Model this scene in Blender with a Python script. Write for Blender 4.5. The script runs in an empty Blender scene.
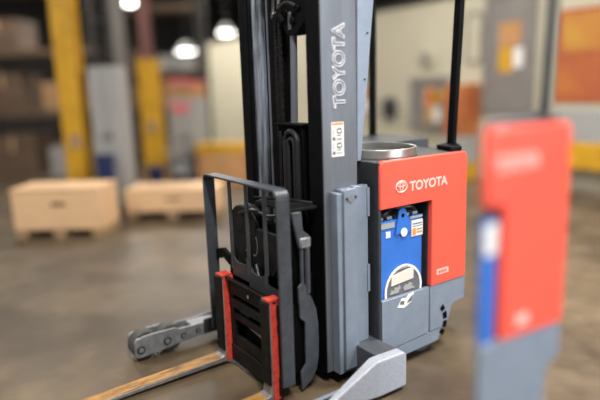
import bpy, bmesh, math, random
from mathutils import Vector, Matrix, noise
random.seed(7)
S = bpy.context.scene
COL = S.collection
PI = math.pi

# ------------------------------------------------------------------ materials
def mat(name, col, rough=.5, metal=0., var=.0, vscale=6., bump=0., col2=None, emit=0., streak=None, spec=.5, coat=0.):
    m = bpy.data.materials.new(name); m.use_nodes = True
    nt = m.node_tree; b = nt.nodes['Principled BSDF']
    b.inputs['Base Color'].default_value = (*col, 1)
    b.inputs['Roughness'].default_value = rough
    b.inputs['Metallic'].default_value = metal
    b.inputs['Specular IOR Level'].default_value = spec
    b.inputs['Coat Weight'].default_value = coat
    if emit:
        b.inputs['Emission Color'].default_value = (*col, 1)
        b.inputs['Emission Strength'].default_value = emit
    if var or bump or col2:
        tc = nt.nodes.new('ShaderNodeTexCoord')
        mp = nt.nodes.new('ShaderNodeMapping')
        if streak: mp.inputs['Scale'].default_value = streak
        nt.links.new(tc.outputs['Object'], mp.inputs['Vector'])
        n = nt.nodes.new('ShaderNodeTexNoise'); n.inputs['Scale'].default_value = vscale
        n.inputs['Detail'].default_value = 6; n.inputs['Roughness'].default_value = .65
        nt.links.new(mp.outputs[0], n.inputs['Vector'])
        if var or col2:
            r = nt.nodes.new('ShaderNodeValToRGB')
            c2 = col2 if col2 else tuple(c * (1 - var) for c in col)
            r.color_ramp.elements[0].position = .36; r.color_ramp.elements[0].color = (*c2, 1)
            r.color_ramp.elements[1].position = .66; r.color_ramp.elements[1].color = (*col, 1)
            nt.links.new(n.outputs['Fac'], r.inputs['Fac'])
            nt.links.new(r.outputs['Color'], b.inputs['Base Color'])
        if bump:
            bp = nt.nodes.new('ShaderNodeBump'); bp.inputs['Strength'].default_value = bump
            bp.inputs['Distance'].default_value = .01
            nt.links.new(n.outputs['Fac'], bp.inputs['Height'])
            nt.links.new(bp.outputs['Normal'], b.inputs['Normal'])
    return m

M = dict(
    red=mat('red_paint', (.93, .100, .060), .38, var=.10, vscale=3, coat=.2),
    red_worn=mat('worn_red_paint', (.80, .085, .055), .5, col2=(.45, .04, .03), vscale=26),
    silver=mat('silver_grey_paint', (.245, .29, .36), .42, .25, var=.14, vscale=9, bump=.08),
    silver_cast=mat('pale_cast_steel', (.40, .425, .48), .5, .1, var=.12, vscale=45, bump=.3),
    rail=mat('mast_rail_steel', (.195, .21, .235), .36, .4, var=.25, vscale=4, streak=(3, 3, .35), bump=.05),
    railin=mat('polished_rail_steel', (.42, .46, .52), .34, .4, col2=(.04, .045, .055), vscale=7, streak=(5, 5, .3), bump=.15),
    post=mat('backrest_steel', (.085, .095, .112), .42, .3, var=.35, vscale=14, bump=.1),
    black=mat('black_paint', (.006, .0062, .007), .5, .0, var=.5, vscale=10, spec=.08),
    dull=mat('black_grease', (.004, .004, .0045), .6, var=.5, vscale=12, spec=.06),
    beamd=mat('greasy_cast_iron', (.022, .021, .020), .5, .0, col2=(.006, .006, .006), vscale=9, bump=.2, spec=.3),
    beamg=mat('scuffed_beam_grey', (.085, .092, .105), .5, .1, var=.25, vscale=14, bump=.1),
    char=mat('charcoal_paint', (.040, .044, .050), .42, .1, var=.3, vscale=8),
    worn=mat('worn_black_steel', (.014, .013, .012), .55, .0, col2=(.004, .004, .004), vscale=16, bump=.2, spec=.2),
    blue=mat('blue_battery_paint', (.030, .16, .58), .45, var=.18, vscale=4),
    white=mat('white_print', (.80, .80, .80), .5),
    pinkw=mat('faded_white_print', (.80, .48, .42), .5),
    faint=mat('faint_outline_print', (.58, .58, .60), .5),
    beige=mat('beige_paper', (.72, .60, .52), .7),
    paper=mat('off_white_paper', (.74, .72, .68), .7),
    orange_p=mat('orange_print', (.75, .25, .06), .6),
    grey_p=mat('grey_print', (.12, .12, .13), .6),
    bright=mat('brushed_bright_metal', (.52, .51, .47), .30, .85, var=.2, vscale=5, bump=.05),
    legm=mat('leg_steel', (.30, .31, .33), .42, .4, var=.35, vscale=25, bump=.15),
    bolt=mat('dark_bolt', (.06, .06, .065), .4, .6),
    tyre=mat('polyurethane_tyre', (.07, .065, .06), .55),
    forktop=mat('rusty_ochre_steel', (.58, .30, .08), .55, .1, col2=(.17, .09, .035), vscale=14, streak=(.5, 3, 3), bump=.25),
    forkside=mat('fork_side_steel', (.32, .30, .28), .4, .5, var=.4, vscale=20),
    hose=mat('black_rubber', (.012, .012, .013), .42, bump=.1, var=.2),
    yellow=mat('yellow_paint', (.68, .36, .015), .5, var=.3, vscale=3),
    colr=mat('faded_red_oxide', (.20, .085, .07), .6, var=.2, vscale=3),
    colg=mat('grey_column_paint', (.22, .20, .18), .6, var=.2, vscale=3),
    wall=mat('cream_wall', (.50, .46, .34), .8, var=.10, vscale=.8),
    dwall=mat('dark_hall_wall', (.055, .048, .042), .8, var=.4, vscale=.6),
    ceil=mat('dark_roof', (.035, .032, .030), .85, var=.4, vscale=1.2),
    beam=mat('roof_beam_steel', (.07, .065, .06), .6),
    wood=mat('pale_crate_board', (.80, .52, .29), .65, var=.15, vscale=3, streak=(1, 1, 6)),
    woodd=mat('crate_runner_wood', (.42, .27, .14), .7, var=.25, vscale=5),
    card=mat('cardboard', (.40, .23, .11), .75, var=.15, vscale=4),
    card2=mat('orange_cardboard', (.52, .26, .10), .75, var=.2, vscale=4),
    lgrey=mat('light_grey_enamel', (.34, .335, .32), .5, var=.08, vscale=2),
    dgrey=mat('dark_grey_enamel', (.06, .065, .075), .5, var=.2),
    navy=mat('navy_plastic', (.012, .025, .09), .5),
    pink=mat('red_sign_print', (.62, .16, .17), .6),
    rack=mat('rack_steel', (.06, .055, .05), .55, .3, var=.3),
    rackb=mat('rack_beam_paint', (.14, .09, .05), .6, var=.3),
    film=mat('wrapped_film', (.42, .40, .37), .35, var=.4, vscale=5),
    brownload=mat('brown_load', (.16, .10, .06), .7, var=.4, vscale=4),
    orange=mat('orange_mural_paint', (.46, .15, .03), .6, col2=(.34, .06, .03), vscale=1.6),
    mural2=mat('golden_mural_paint', (.50, .27, .035), .6, col2=(.42, .13, .03), vscale=2.0),
    orangem=mat('orange_machine_enamel', (.45, .17, .03), .5, col2=(.34, .08, .03), vscale=2.2),
    lamp=mat('lamp_lens', (1., .97, .92), .5, emit=9.),
    lens=mat('clear_lens', (.8, .8, .8), .2),
)

def floor_mat():
    m = bpy.data.materials.new('worn_concrete'); m.use_nodes = True
    nt = m.node_tree; b = nt.nodes['Principled BSDF']
    tc = nt.nodes.new('ShaderNodeTexCoord')
    n1 = nt.nodes.new('ShaderNodeTexNoise'); n1.inputs['Scale'].default_value = 1.1; n1.inputs['Detail'].default_value = 4
    n2 = nt.nodes.new('ShaderNodeTexNoise'); n2.inputs['Scale'].default_value = 5.; n2.inputs['Detail'].default_value = 8
    for n in (n1, n2): nt.links.new(tc.outputs['Object'], n.inputs['Vector'])
    r1 = nt.nodes.new('ShaderNodeValToRGB')
    e = r1.color_ramp.elements
    e[0].position = .35; e[0].color = (.080, .057, .035, 1)
    e[1].position = .68; e[1].color = (.195, .143, .086, 1)
    nt.links.new(n1.outputs['Fac'], r1.inputs['Fac'])
    r2 = nt.nodes.new('ShaderNodeValToRGB')
    e = r2.color_ramp.elements
    e[0].position = .3; e[0].color = (.62, .6, .58, 1); e[1].position = .7; e[1].color = (1, 1, 1, 1)
    nt.links.new(n2.outputs['Fac'], r2.inputs['Fac'])
    mx = nt.nodes.new('ShaderNodeMix'); mx.data_type = 'RGBA'; mx.blend_type = 'MULTIPLY'; mx.inputs[0].default_value = 1
    nt.links.new(r1.outputs['Color'], mx.inputs[6]); nt.links.new(r2.outputs['Color'], mx.inputs[7])
    nt.links.new(mx.outputs[2], b.inputs['Base Color'])
    mr = nt.nodes.new('ShaderNodeMapRange'); mr.inputs['To Min'].default_value = .38; mr.inputs['To Max'].default_value = .62
    nt.links.new(n2.outputs['Fac'], mr.inputs['Value']); nt.links.new(mr.outputs[0], b.inputs['Roughness'])
    bp = nt.nodes.new('ShaderNodeBump'); bp.inputs['Strength'].default_value = .15; bp.inputs['Distance'].default_value = .01
    nt.links.new(n2.outputs['Fac'], bp.inputs['Height']); nt.links.new(bp.outputs['Normal'], b.inputs['Normal'])
    return m
M['floor'] = floor_mat()

# ------------------------------------------------------------------ geometry
def box(bm, x0, x1, y0, y1, z0, z1):
    vs = [bm.verts.new((x, y, z)) for z in (z0, z1) for x, y in ((x0, y0), (x1, y0), (x1, y1), (x0, y1))]
    for f in ((3, 2, 1, 0), (4, 5, 6, 7), (0, 1, 5, 4), (1, 2, 6, 5), (2, 3, 7, 6), (3, 0, 4, 7)):
        bm.faces.new([vs[i] for i in f])

def prism(bm, pts, a, b, axis='y'):
    """closed polygon in the two other axes, extruded from a to b along axis"""
    def P(u, v, w):
        return {'y': (u, w, v), 'x': (w, u, v), 'z': (u, v, w)}[axis]
    lo = [bm.verts.new(P(u, v, a)) for u, v in pts]; hi = [bm.verts.new(P(u, v, b)) for u, v in pts]
    bm.faces.new(lo); bm.faces.new(hi[::-1])
    n = len(pts)
    for i in range(n):
        bm.faces.new((lo[i], hi[i], hi[(i + 1) % n], lo[(i + 1) % n]))
    bmesh.ops.recalc_face_normals(bm, faces=bm.faces)

def loft(bm, rings, cap=True):
    R_ = [[bm.verts.new(p) for p in r] for r in rings]
    n = len(R_[0])
    for a, b in zip(R_, R_[1:]):
        for i in range(n): bm.faces.new((a[i], a[(i + 1) % n], b[(i + 1) % n], b[i]))
    if cap:
        bm.faces.new(R_[0][::-1]); bm.faces.new(R_[-1])
    bmesh.ops.recalc_face_normals(bm, faces=bm.faces)

def cyl(bm, p0, p1, r0, r1=None, n=24):
    r1 = r0 if r1 is None else r1
    p0, p1 = Vector(p0), Vector(p1); d = (p1 - p0).normalized()
    u = d.orthogonal().normalized(); v = d.cross(u)
    loft(bm, [[p + (u * math.cos(t) + v * math.sin(t)) * r for t in [2 * PI * i / n for i in range(n)]] for p, r in ((p0, r0), (p1, r1))])

def tube(bm, pts, r, n=10, closed=False, ribs=0.):
    pts = [Vector(p) for p in pts]; rings = []; prev = None
    N = len(pts)
    for i, p in enumerate(pts):
        if closed: d = pts[(i + 1) % N] - pts[i - 1]
        else: d = pts[min(i + 1, N - 1)] - pts[max(i - 1, 0)]
        d.normalize()
        u = d.orthogonal().normalized() if prev is None else (prev - d * prev.dot(d)).normalized()
        prev = u; v = d.cross(u)
        rr = r * (1 + ribs * (i % 2))
        rings.append([p + (u * math.cos(t) + v * math.sin(t)) * rr for t in [2 * PI * k / n for k in range(n)]])
    if closed:
        rings.append(rings[0])
        loft(bm, rings, cap=False); bmesh.ops.remove_doubles(bm, verts=bm.verts, dist=1e-6)
    else: loft(bm, rings)

def spline(pts, k=10):
    pts = [Vector(p) for p in pts]; out = []
    P = [pts[0]] + pts + [pts[-1]]
    for i in range(len(pts) - 1):
        a, b, c, d = P[i:i + 4]
        for j in range(k):
            t = j / k
            out.append(.5 * ((2 * b) + (c - a) * t + (2 * a - 5 * b + 4 * c - d) * t * t + (3 * b - a - 3 * c + d) * t ** 3))
    out.append(pts[-1]); return out

def arc(cx, cz, r, a0, a1, n=10):
    return [(cx + r * math.cos(math.radians(a0 + (a1 - a0) * i / n)), cz + r * math.sin(math.radians(a0 + (a1 - a0) * i / n))) for i in range(n + 1)]

def rrect(x0, x1, z0, z1, r, n=5):
    return (arc(x1 - r, z1 - r, r, 0, 90, n) + arc(x0 + r, z1 - r, r, 90, 180, n) +
            arc(x0 + r, z0 + r, r, 180, 270, n) + arc(x1 - r, z0 + r, r, 270, 360, n))

def plate_hole(bm, outer, inner, a, b, axis='y'):
    """plate with one hole; outer and inner polygons have the same count"""
    def P(u, v, w): return {'y': (u, w, v), 'x': (w, u, v), 'z': (u, v, w)}[axis]
    L = [[bm.verts.new(P(u, v, w)) for u, v in pts] for pts, w in ((outer, a), (inner, a), (inner, b), (outer, b))]
    n = len(outer)
    for k in range(4):
        A, B = L[k], L[(k + 1) % 4]
        for i in range(n): bm.faces.new((A[i], A[(i + 1) % n], B[(i + 1) % n], B[i]))
    bmesh.ops.recalc_face_normals(bm, faces=bm.faces)

def obj(name, bm, m, parent=None, bevel=0., smooth=True, seg=2):
    me = bpy.data.meshes.new(name)
    # put the mesh origin at the centre of its base
    if len(bm.verts):
        xs = [v.co.x for v in bm.verts]; ys = [v.co.y for v in bm.verts]; zs = [v.co.z for v in bm.verts]
        c = Vector(((min(xs) + max(xs)) / 2, (min(ys) + max(ys)) / 2, min(zs)))
    else: c = Vector()
    bmesh.ops.translate(bm, verts=bm.verts, vec=-c)
    bm.to_mesh(me); bm.free()
    me.materials.append(m)
    o = bpy.data.objects.new(name, me); COL.objects.link(o)
    w = Vector(c)
    if parent is not None:
        o.parent = parent
        p = parent
        while p is not None: w = w - p.location; p = p.parent
    o.location = w
    if smooth:
        for p in me.polygons: p.use_smooth = True
        me.set_sharp_from_angle(angle=math.radians(32))
    if bevel:
        md = o.modifiers.new('bevel', 'BEVEL'); md.width = bevel; md.segments = seg; md.limit_method = 'ANGLE'; md.angle_limit = math.radians(35)
    return o

def B(): return bmesh.new()
def bx(*a):
    bm = B(); box(bm, *a); return bm

def thing(name, label, cat, loc, group=None):
    o = bpy.data.objects.new(name, None); COL.objects.link(o); o.location = loc
    o.empty_display_size = .2
    o['label'] = label; o['category'] = cat
    if group: o['group'] = group
    return o
def tag(o, label, cat, group=None):
    o['label'] = label; o['category'] = cat
    if group: o['group'] = group
    return o
def struct(name, bm, m, **k):
    o = obj(name, bm, m, **k); o['kind'] = 'structure'; return o

def text(name, s, m, parent, size, origin, xdir, updir, depth=.0015, outline=0., width=None, bold=0., space=1.):
    cu = bpy.data.curves.new(name, 'FONT'); cu.body = s; cu.size = size; cu.space_character = space
    if outline:
        cu.fill_mode = 'NONE'; cu.bevel_depth = outline; cu.offset = bold; cu.bevel_resolution = 1
    else:
        cu.extrude = depth; cu.offset = bold
    t = bpy.data.objects.new(name, cu); COL.objects.link(t)
    bpy.context.view_layer.update()
    me = bpy.data.meshes.new_from_object(t.evaluated_get(bpy.context.evaluated_depsgraph_get()))
    bpy.data.objects.remove(t)
    xs = [v.co.x for v in me.vertices]; x0, x1 = min(xs), max(xs)
    k = width / (x1 - x0) if width else 1
    X, U = Vector(xdir).normalized(), Vector(updir).normalized(); N = X.cross(U)
    for v in me.vertices:
        c = v.co.copy(); v.co = X * (c.x - x0) * k + U * c.y + N * c.z
    me.materials.clear(); me.materials.append(m)
    o = bpy.data.objects.new(name, me); COL.objects.link(o)
    w = Vector(origin)
    if parent is not None:
        o.parent = parent; p = parent
        while p is not None: w = w - p.location; p = p.parent
    o.location = w
    return o

# ================================================================== SETTING
struct('floor', bx(-8, 22, -6, 24, -.1, 0), M['floor'])
struct('ceiling', bx(-8, 22, -6, 24, 5.6, 5.75), M['ceil'])
struct('wall_back', bx(8.0, 8.15, 1.0, 16.5, 0, 3.08), M['wall'])
struct('wall_far', bx(-8, 22, 23.8, 24, 0, 5.6), M['dwall'])
struct('wall_right', bx(14., 14.15, -6, 23.8, 0, 5.6), M['dwall'])
struct('trim_1', bx(7.97, 8.17, .98, 16.52, 3.08, 3.14), M['dwall'])
bm = B()
for y in (6, 10, 14, 18): box(bm, -8, 22, y, y + .25, 5.2, 5.6)
for x in (1, 6, 11): box(bm, x, x + .12, -6, 24, 5.0, 5.2)
struct('trim_2', bm, M['beam'])

# ================================================================== REACH TRUCK
T = thing('reach_truck', 'stand-up reach truck with red side cover, tall black mast and two forks', 'forklift', (2.05, 2.65, 0))

# --- chassis
bm = B()
prism(bm, [(2.012, 2.150), (2.034, 2.150), (2.034, 3.18), (2.012, 3.18)], .06, 1.222, 'z')
box(bm, 2.034, 2.74, 2.176, 3.18, 1.19, 1.222)
prism(bm, [(2.425, 2.176), (2.735, 2.176), (3.02, 2.48), (3.02, 3.18), (2.425, 3.18)], .30, 1.19, 'z')
prism(bm, [(2.425, 2.35), (2.70, 2.35), (3.02, 2.60), (3.02, 3.18), (2.425, 3.18)], .07, .30, 'z')
box(bm, 2.034, 2.425, 2.176, 3.18, .06, .12)
box(bm, 2.034, 2.425, 3.14, 3.18, .12, 1.19)
obj('chassis', bm, M['char'], T, .006)
# --- red cover: an upside-down L with rounded top corners
r = .035
pts = [(2.014, .966), (2.425, .966), (2.425, .441), (2.738, .441)] + arc(2.728 - r, 1.226 - r, r, 0, 90) + arc(2.014 + r, 1.228 - r, r, 90, 180)
bm = B(); prism(bm, pts, 2.140, 2.176)
cov = obj('side_cover', bm, M['red'], T, .006)
cov['label'] = 'red painted cover with white lettering'
text('lettering', 'TOYOTA', M['pinkw'], cov, .073, (2.236, 2.1405, 1.046), (1, 0, .002), (0, 0, 1), depth=.0015, width=.315, bold=.0022)
# emblem of three ellipses
bm = B()
def ell(cx, cz, a, b, rr, y=2.139):
    tube(bm, [(cx + a * math.cos(t), y, cz + b * math.sin(t)) for t in [2 * PI * i / 40 for i in range(40)]], rr, 6, closed=True)
ell(2.172, 1.077, .042, .031, .0040); ell(2.172, 1.088, .030, .011, .0032); ell(2.172, 1.077, .0115, .028, .0032)
obj('emblem', bm, M['pinkw'], cov)
bm = B(); prism(bm, rrect(2.470, 2.575, .502, .536, .006), 2.1375, 2.142)
pl = obj('model_plate', bm, M['pinkw'], cov)
bm = B()
for i in range(4): box(bm, 2.484 + i * .02, 2.497 + i * .02, 2.136, 2.139, .510, .528)
obj('marking', bm, M['red'], pl)

# --- battery
bm = B(); box(bm, 2.040, 2.385, 2.180, 3.05, .13, .885)
bat = obj('battery', bm, M['blue'], T, .006)
bm = B()
lug = [(2.158, .80), (2.172, .862), (2.182, .905)] + arc(2.212, .912, .034, 150, 30, 8) + [(2.252, .90), (2.268, .862), (2.285, .80)]
prism(bm, lug, 2.168, 2.180)
lg = obj('lifting_lug', bm, M['blue'], bat, .002)
bm = B(); cyl(bm, (2.213, 2.170, .905), (2.213, 2.1655, .905), .011); obj('lug_hole', bm, M['dull'], lg)
bm = B(); cyl(bm, (2.222, 2.169, .806), (2.222, 2.164, .806), .025, n=32); obj('round_sticker', bm, M['paper'], bat)
bm = B(); box(bm, 2.292, 2.383, 2.174, 2.181, .765, .858); st = obj('warning_sticker', bm, M['paper'], bat)
bm = B(); box(bm, 2.298, 2.325, 2.172, 2.1745, .772, .812); box(bm, 2.332, 2.377, 2.172, 2.1745, .78, .792); obj('print', bm, M['orange_p'], st)
bm = B(); box(bm, 2.298, 2.377, 2.172, 2.1745, .835, .842); box(bm, 2.332, 2.377, 2.172, 2.1745, .80, .806); box(bm, 2.298, 2.377, 2.172, 2.1745, .822, .826); obj('print', bm, M['grey_p'], st)
bm = B(); box(bm, 2.092, 2.125, 2.176, 2.181, .79, .825); obj('small_sticker', bm, M['paper'], bat)
bm = B(); box(bm, 2.045, 2.155, 2.174, 2.181, .845, .875); obj('pale_strip', bm, M['lgrey'], bat)
bm = B(); box(bm, 2.28, 2.38, 2.174, 2.181, .872, .884); obj('pale_strip', bm, M['lgrey'], bat)
# connectors on the battery top
bm = B()
for i in range(5): box(bm, 2.055 + i * .068, 2.095 + i * .068, 2.20, 2.30, .885, .905)
obj('cell_cap', bm, M['lgrey'], bat, .004)
bm = B()
tube(bm, spline([(2.06, 2.21, .905), (2.11, 2.19, .935), (2.20, 2.24, .93), (2.30, 2.20, .94), (2.37, 2.22, .90)]), .012)
tube(bm, spline([(2.05, 2.25, .92), (2.15, 2.23, .95), (2.27, 2.23, .915), (2.36, 2.25, .945)]), .010)
obj('battery_cable', bm, M['hose'], bat)
# round decal
cx, cz = 2.228, .462
bm = B(); cyl(bm, (cx, 2.179, cz), (cx, 2.1765, cz), .150, n=56); dec = obj('round_decal', bm, M['grey_p'], bat)
dec['label'] = 'round black and white decal with beige label across it'
bm = B(); plate_hole(bm, arc(cx, cz, .150, 0, 351, 39), arc(cx, cz, .136, 0, 351, 39), 2.172, 2.1766); obj('decal_rim', bm, M['white'], dec)
bm = B(); prism(bm, [(2.128, .502), (2.305, .514), (2.308, .582), (2.250, .578), (2.20, .570), (2.132, .562)], 2.1705, 2.1766); obj('decal_label', bm, M['beige'], dec)
bm = B()
prism(bm, [(2.120, .452), (2.128, .478), (2.150, .470), (2.158, .490), (2.180, .482), (2.196, .494), (2.205, .474), (2.190, .466), (2.186, .452)], 2.1715, 2.1766)
obj('decal_print', bm, M['lgrey'], dec); bm = B()
prism(bm, [(2.232, .452), (2.226, .470), (2.248, .488), (2.262, .480), (2.280, .494), (2.300, .482), (2.290, .468), (2.312, .462), (2.318, .452)], 2.1715, 2.1766)
obj('decal_print', bm, M['lgrey'], dec); bm = B()
prism(bm, [(2.19, .590), (2.27, .590), (2.258, .602), (2.203, .602)], 2.1715, 2.1766)
obj('decal_print', bm, M['lgrey'], dec)

# --- lower side door, sill and skirt
bm = B(); prism(bm, [(2.034, .128), (2.417, .148), (2.417, .438), (2.034, .440)], 2.146, 2.172)
dr = obj('battery_door', bm, M['silver'], T, .003)
bm = B(); prism(bm, [(2.150, .376), (2.205, .362), (2.262, .385), (2.285, .440), (2.24, .436), (2.222, .418), (2.185, .424)], 2.1435, 2.147); sc = obj('torn_decal', bm, M['paper'], dr)
bm = B(); prism(bm, [(2.168, .392), (2.200, .384), (2.205, .405), (2.176, .410)], 2.142, 2.144); prism(bm, [(2.224, .386), (2.262, .392), (2.276, .428), (2.245, .41)], 2.142, 2.144); obj('print', bm, M['grey_p'], sc)
bm = B(); prism(bm, [(2.06, .055), (2.51, .070), (2.545, .146), (2.427, .146), (2.417, .142), (2.034, .122), (2.034, .06)], 2.150, 2.176)
obj('sill', bm, M['silver'], T, .003)
wc = (2.43, .175)
pts = [(2.427, .150), (2.545, .150)] + [(2.575, .165), (2.600, .20), (2.612, .24), (2.625, .275), (2.66, .286), (2.742, .292), (2.742, .439), (2.427, .439)]
bm = B(); prism(bm, pts, 2.146, 2.176)
sk = obj('rear_skirt', bm, M['silver'], T, .004)
bm = B()
for a0, a1 in ((2, 22), (-22, -4), (28, 44), (-42, -28)):
    prism(bm, arc(2.43, .195, .150, a0, a1, 5) + arc(2.43, .195, .115, a1, a0, 5), 2.1445, 2.150)
obj('vent_slot', bm, M['dull'], sk)
# drive wheel under the tail
bm = B(); cyl(bm, (2.43, 2.20, .17), (2.43, 2.30, .17), .17, n=40)
dw = obj('drive_wheel', bm, M['tyre'], T, .012)
bm = B(); cyl(bm, (2.43, 2.185, .17), (2.43, 2.2, .17), .10, n=32); obj('wheel_hub', bm, M['silver'], dw, .004)
bm = B(); cyl(bm, (2.75, 2.95, .12), (2.75, 3.05, .12), .12, n=32); obj('caster_wheel', bm, M['tyre'], T, .01)

# --- top: tray with curved bright rim, dark lid, rear handle
bm = B()
N = 48
ex, ey, ea, eb = 2.275, 2.48, .24, .275
outer = [(ex + ea * math.cos(2 * PI * i / N), ey + eb * math.sin(2 * PI * i / N)) for i in range(N)]
inner = [(ex + (ea - .018) * math.cos(2 * PI * i / N), ey + (eb - .018) * math.sin(2 * PI * i / N)) for i in range(N)]
plate_hole(bm, outer, inner, 1.222, 1.272, 'z')
tr = obj('top_tray', bm, M['bright'], T, .003)
bm = B(); prism(bm, [(ex + (ea - .02) * math.cos(2 * PI * i / N), ey + (eb - .02) * math.sin(2 * PI * i / N)) for i in range(N)], 1.222, 1.232, 'z')
obj('tray_mat', bm, M['char'], tr)
bm = B(); prism(bm, [(2.03, 2.82), (2.9, 2.60), (2.98, 2.72), (2.98, 3.15), (2.03, 3.15)], 1.19, 1.262, 'z')
obj('operator_lid', bm, M['char'], T, .008)
bm = B()
prism(bm, [(2.66, 2.22), (2.735, 2.19), (2.87, 2.33), (2.84, 2.40), (2.70, 2.36)], 1.222, 1.252, 'z')
obj('rear_bumper', bm, M['black'], T, .008)

# --- overhead guard
def bar4(bm, b, t, wx, wy, wx2=None, wy2=None):
    wx2 = wx2 or wx; wy2 = wy2 or wy
    loft(bm, [[(p[0] - a / 2, p[1] - c / 2, p[2]), (p[0] + a / 2, p[1] - c / 2, p[2]), (p[0] + a / 2, p[1] + c / 2, p[2]), (p[0] - a / 2, p[1] + c / 2, p[2])] for p, a, c in ((b, wx, wy), (t, wx2, wy2))])
bm = B(); bar4(bm, (2.800, 2.325, 1.225), (2.862, 2.325, 2.35), .036, .05, .040, .05)
g = obj('guard_post', bm, M['black'], T, .004)
bm = B(); bar4(bm, (2.000, 2.315, 1.222), (2.075, 2.315, 2.35), .030, .05, 0.140, .05)
g = obj('guard_post', bm, M['silver'], T, .004)
bm = B()
for z in (1.66, 1.9):
    bm = B(); cyl(bm, (2.00 + (z - 1.2) * .09, 2.288, z), (2.00 + (z - 1.2) * .09, 2.283, z), .005, n=12); obj('bolt', bm, M['bolt'], g)
bm = B(); bar4(bm, (2.860, 3.12, 1.19), (2.862, 3.12, 2.35), .036, .05); obj('guard_post', bm, M['black'], T, .004)
bm = B(); box(bm, 2.02, 2.89, 2.295, 2.345, 2.35, 2.40); box(bm, 2.02, 2.89, 3.095, 3.145, 2.35, 2.40)
for i in range(5): box(bm, 2.06 + i * .19, 2.09 + i * .19, 2.345, 3.095, 2.355, 2.39)
obj('guard_roof', bm, M['black'], T, .004)

# --- mast
ZT = 2.75
def rail(name, x0, x1, yo, yi, m, t=.018):
    """channel opening towards the truck centre: web at yo, flanges to yi"""
    s = 1 if yi > yo else -1
    bm = B()
    box(bm, x0, x1, min(yo, yo + s * t), max(yo, yo + s * t), .07, ZT)
    a, b = sorted((yo + s * t, yi))
    box(bm, x0, x0 + t, a, b, .07, ZT); box(bm, x1 - t, x1, a, b, .07, ZT)
    return obj(name, bm, m, T, .003)
near = rail('outer_mast_rail', 1.722, 1.950, 2.250, 2.375, M['rail'])
near['label'] = 'grey outer mast rail with outlined lettering and warning sticker'
bm = B(); box(bm, 1.716, 1.722, 2.256, 2.366, .07, ZT); obj('flange_shade', bm, M['black'], near)  # black sheet over the grey rail: its front face's shade put into colour
far = rail('outer_mast_rail', 1.722, 1.950, 3.062, 2.975, M['black'])
inn = rail('inner_mast_rail', 1.742, 1.90, 2.376, 2.394, M['black'])
# far inner rail: front edge black, running face polished, then the next stage in front of it
bm = B(); prism(bm, [(1.735, 2.962), (1.735, 3.012), (1.930, 3.012), (1.930, 2.990), (1.752, 2.990), (1.752, 2.962)], .12, ZT, 'z')
obj('inner_mast_rail', bm, M['black'], T, .003)
bm = B(); prism(bm, [(1.758, 2.956), (1.758, 2.972), (1.868, 2.972), (1.868, 2.956)], .12, ZT, 'z')
prism(bm, [(1.868, 2.956), (1.868, 2.972), (1.900, 2.972), (1.900, 2.88), (1.886, 2.88), (1.886, 2.956)], .12, ZT, 'z')
obj('running_face', bm, M['railin'], T, .003)
bm = B(); prism(bm, [(1.752, 2.705), (1.752, 2.815), (1.775, 2.815), (1.775, 2.735), (1.85, 2.735), (1.85, 2.705)], .12, ZT, 'z')
obj('inner_mast_rail', bm, M['black'], T, .004)
bm = B(); box(bm, 1.747, 1.752, 2.775, 2.790, .12, ZT); obj('edge_strip', bm, M['rail'], T)
# cross members
bm = B()
for z in (.16, 2.05):
    bm = B(); box(bm, 1.86, 1.90, 2.433, 2.86, z, z + (.12 if z < 1 else .16)); obj('cross_member', bm, M['black'], T, .004)
# chains
def chain(x, y, z0, z1):
    bm = B(); z = z0; k = 0
    while z < z1:
        w = .010 if k % 2 else .015
        box(bm, x - .006, x + .006, y - w, y + w, z, z + .017); z += .0185; k += 1
    return bm
obj('lift_chain', chain(1.735, 2.635, .55, ZT), M['worn'], T)
obj('lift_chain', chain(1.735, 2.675, 1.35, ZT), M['worn'], T)
# lift cylinder, rod and fittings
bm = B(); cyl(bm, (1.80, 2.585, .12), (1.80, 2.585, 1.42), .050); cy = obj('lift_cylinder', bm, M['black'], T)
bm = B(); cyl(bm, (1.76, 2.555, 1.42), (1.76, 2.535, 1.93), .020); cyl(bm, (1.76, 2.535, 1.93), (1.76, 2.535, 2.02), .030); obj('cylinder_rod', bm, M['rail'], cy)
bm = B(); cyl(bm, (1.80, 2.70, 1.42), (1.80, 2.70, ZT), .040); cyl(bm, (1.84, 2.78, .5), (1.84, 2.78, ZT), .03); obj('hose_guard', bm, M['dull'], T)
bm = B()
prism(bm, [(2.44, 1.93), (2.47, 1.90), (2.56, 1.90), (2.60, 1.95), (2.60, 2.12), (2.36, 2.12), (2.36, 1.98)], 1.735, 1.80, 'x')
cyl(bm, (1.733, 2.50, 1.97), (1.72, 2.50, 1.97), .020); cyl(bm, (1.733, 2.56, 2.02), (1.72, 2.56, 2.02), .017); cyl(bm, (1.733, 2.45, 2.03), (1.72, 2.45, 2.03), .016)
obj('head_bracket', bm, M['black'], T, .004)
bm = B(); tube(bm, spline([(1.725, 2.58, 1.98), (1.70, 2.60, 2.02), (1.70, 2.64, 2.0), (1.72, 2.66, 2.10), (1.72, 2.66, 2.6)]), .011)
tube(bm, spline([(1.72, 2.46, 2.04), (1.69, 2.50, 2.06), (1.69, 2.57, 2.04), (1.72, 2.60, 2.14), (1.72, 2.60, 2.6)]), .010)
obj('hose', bm, M['hose'], T)
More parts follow.
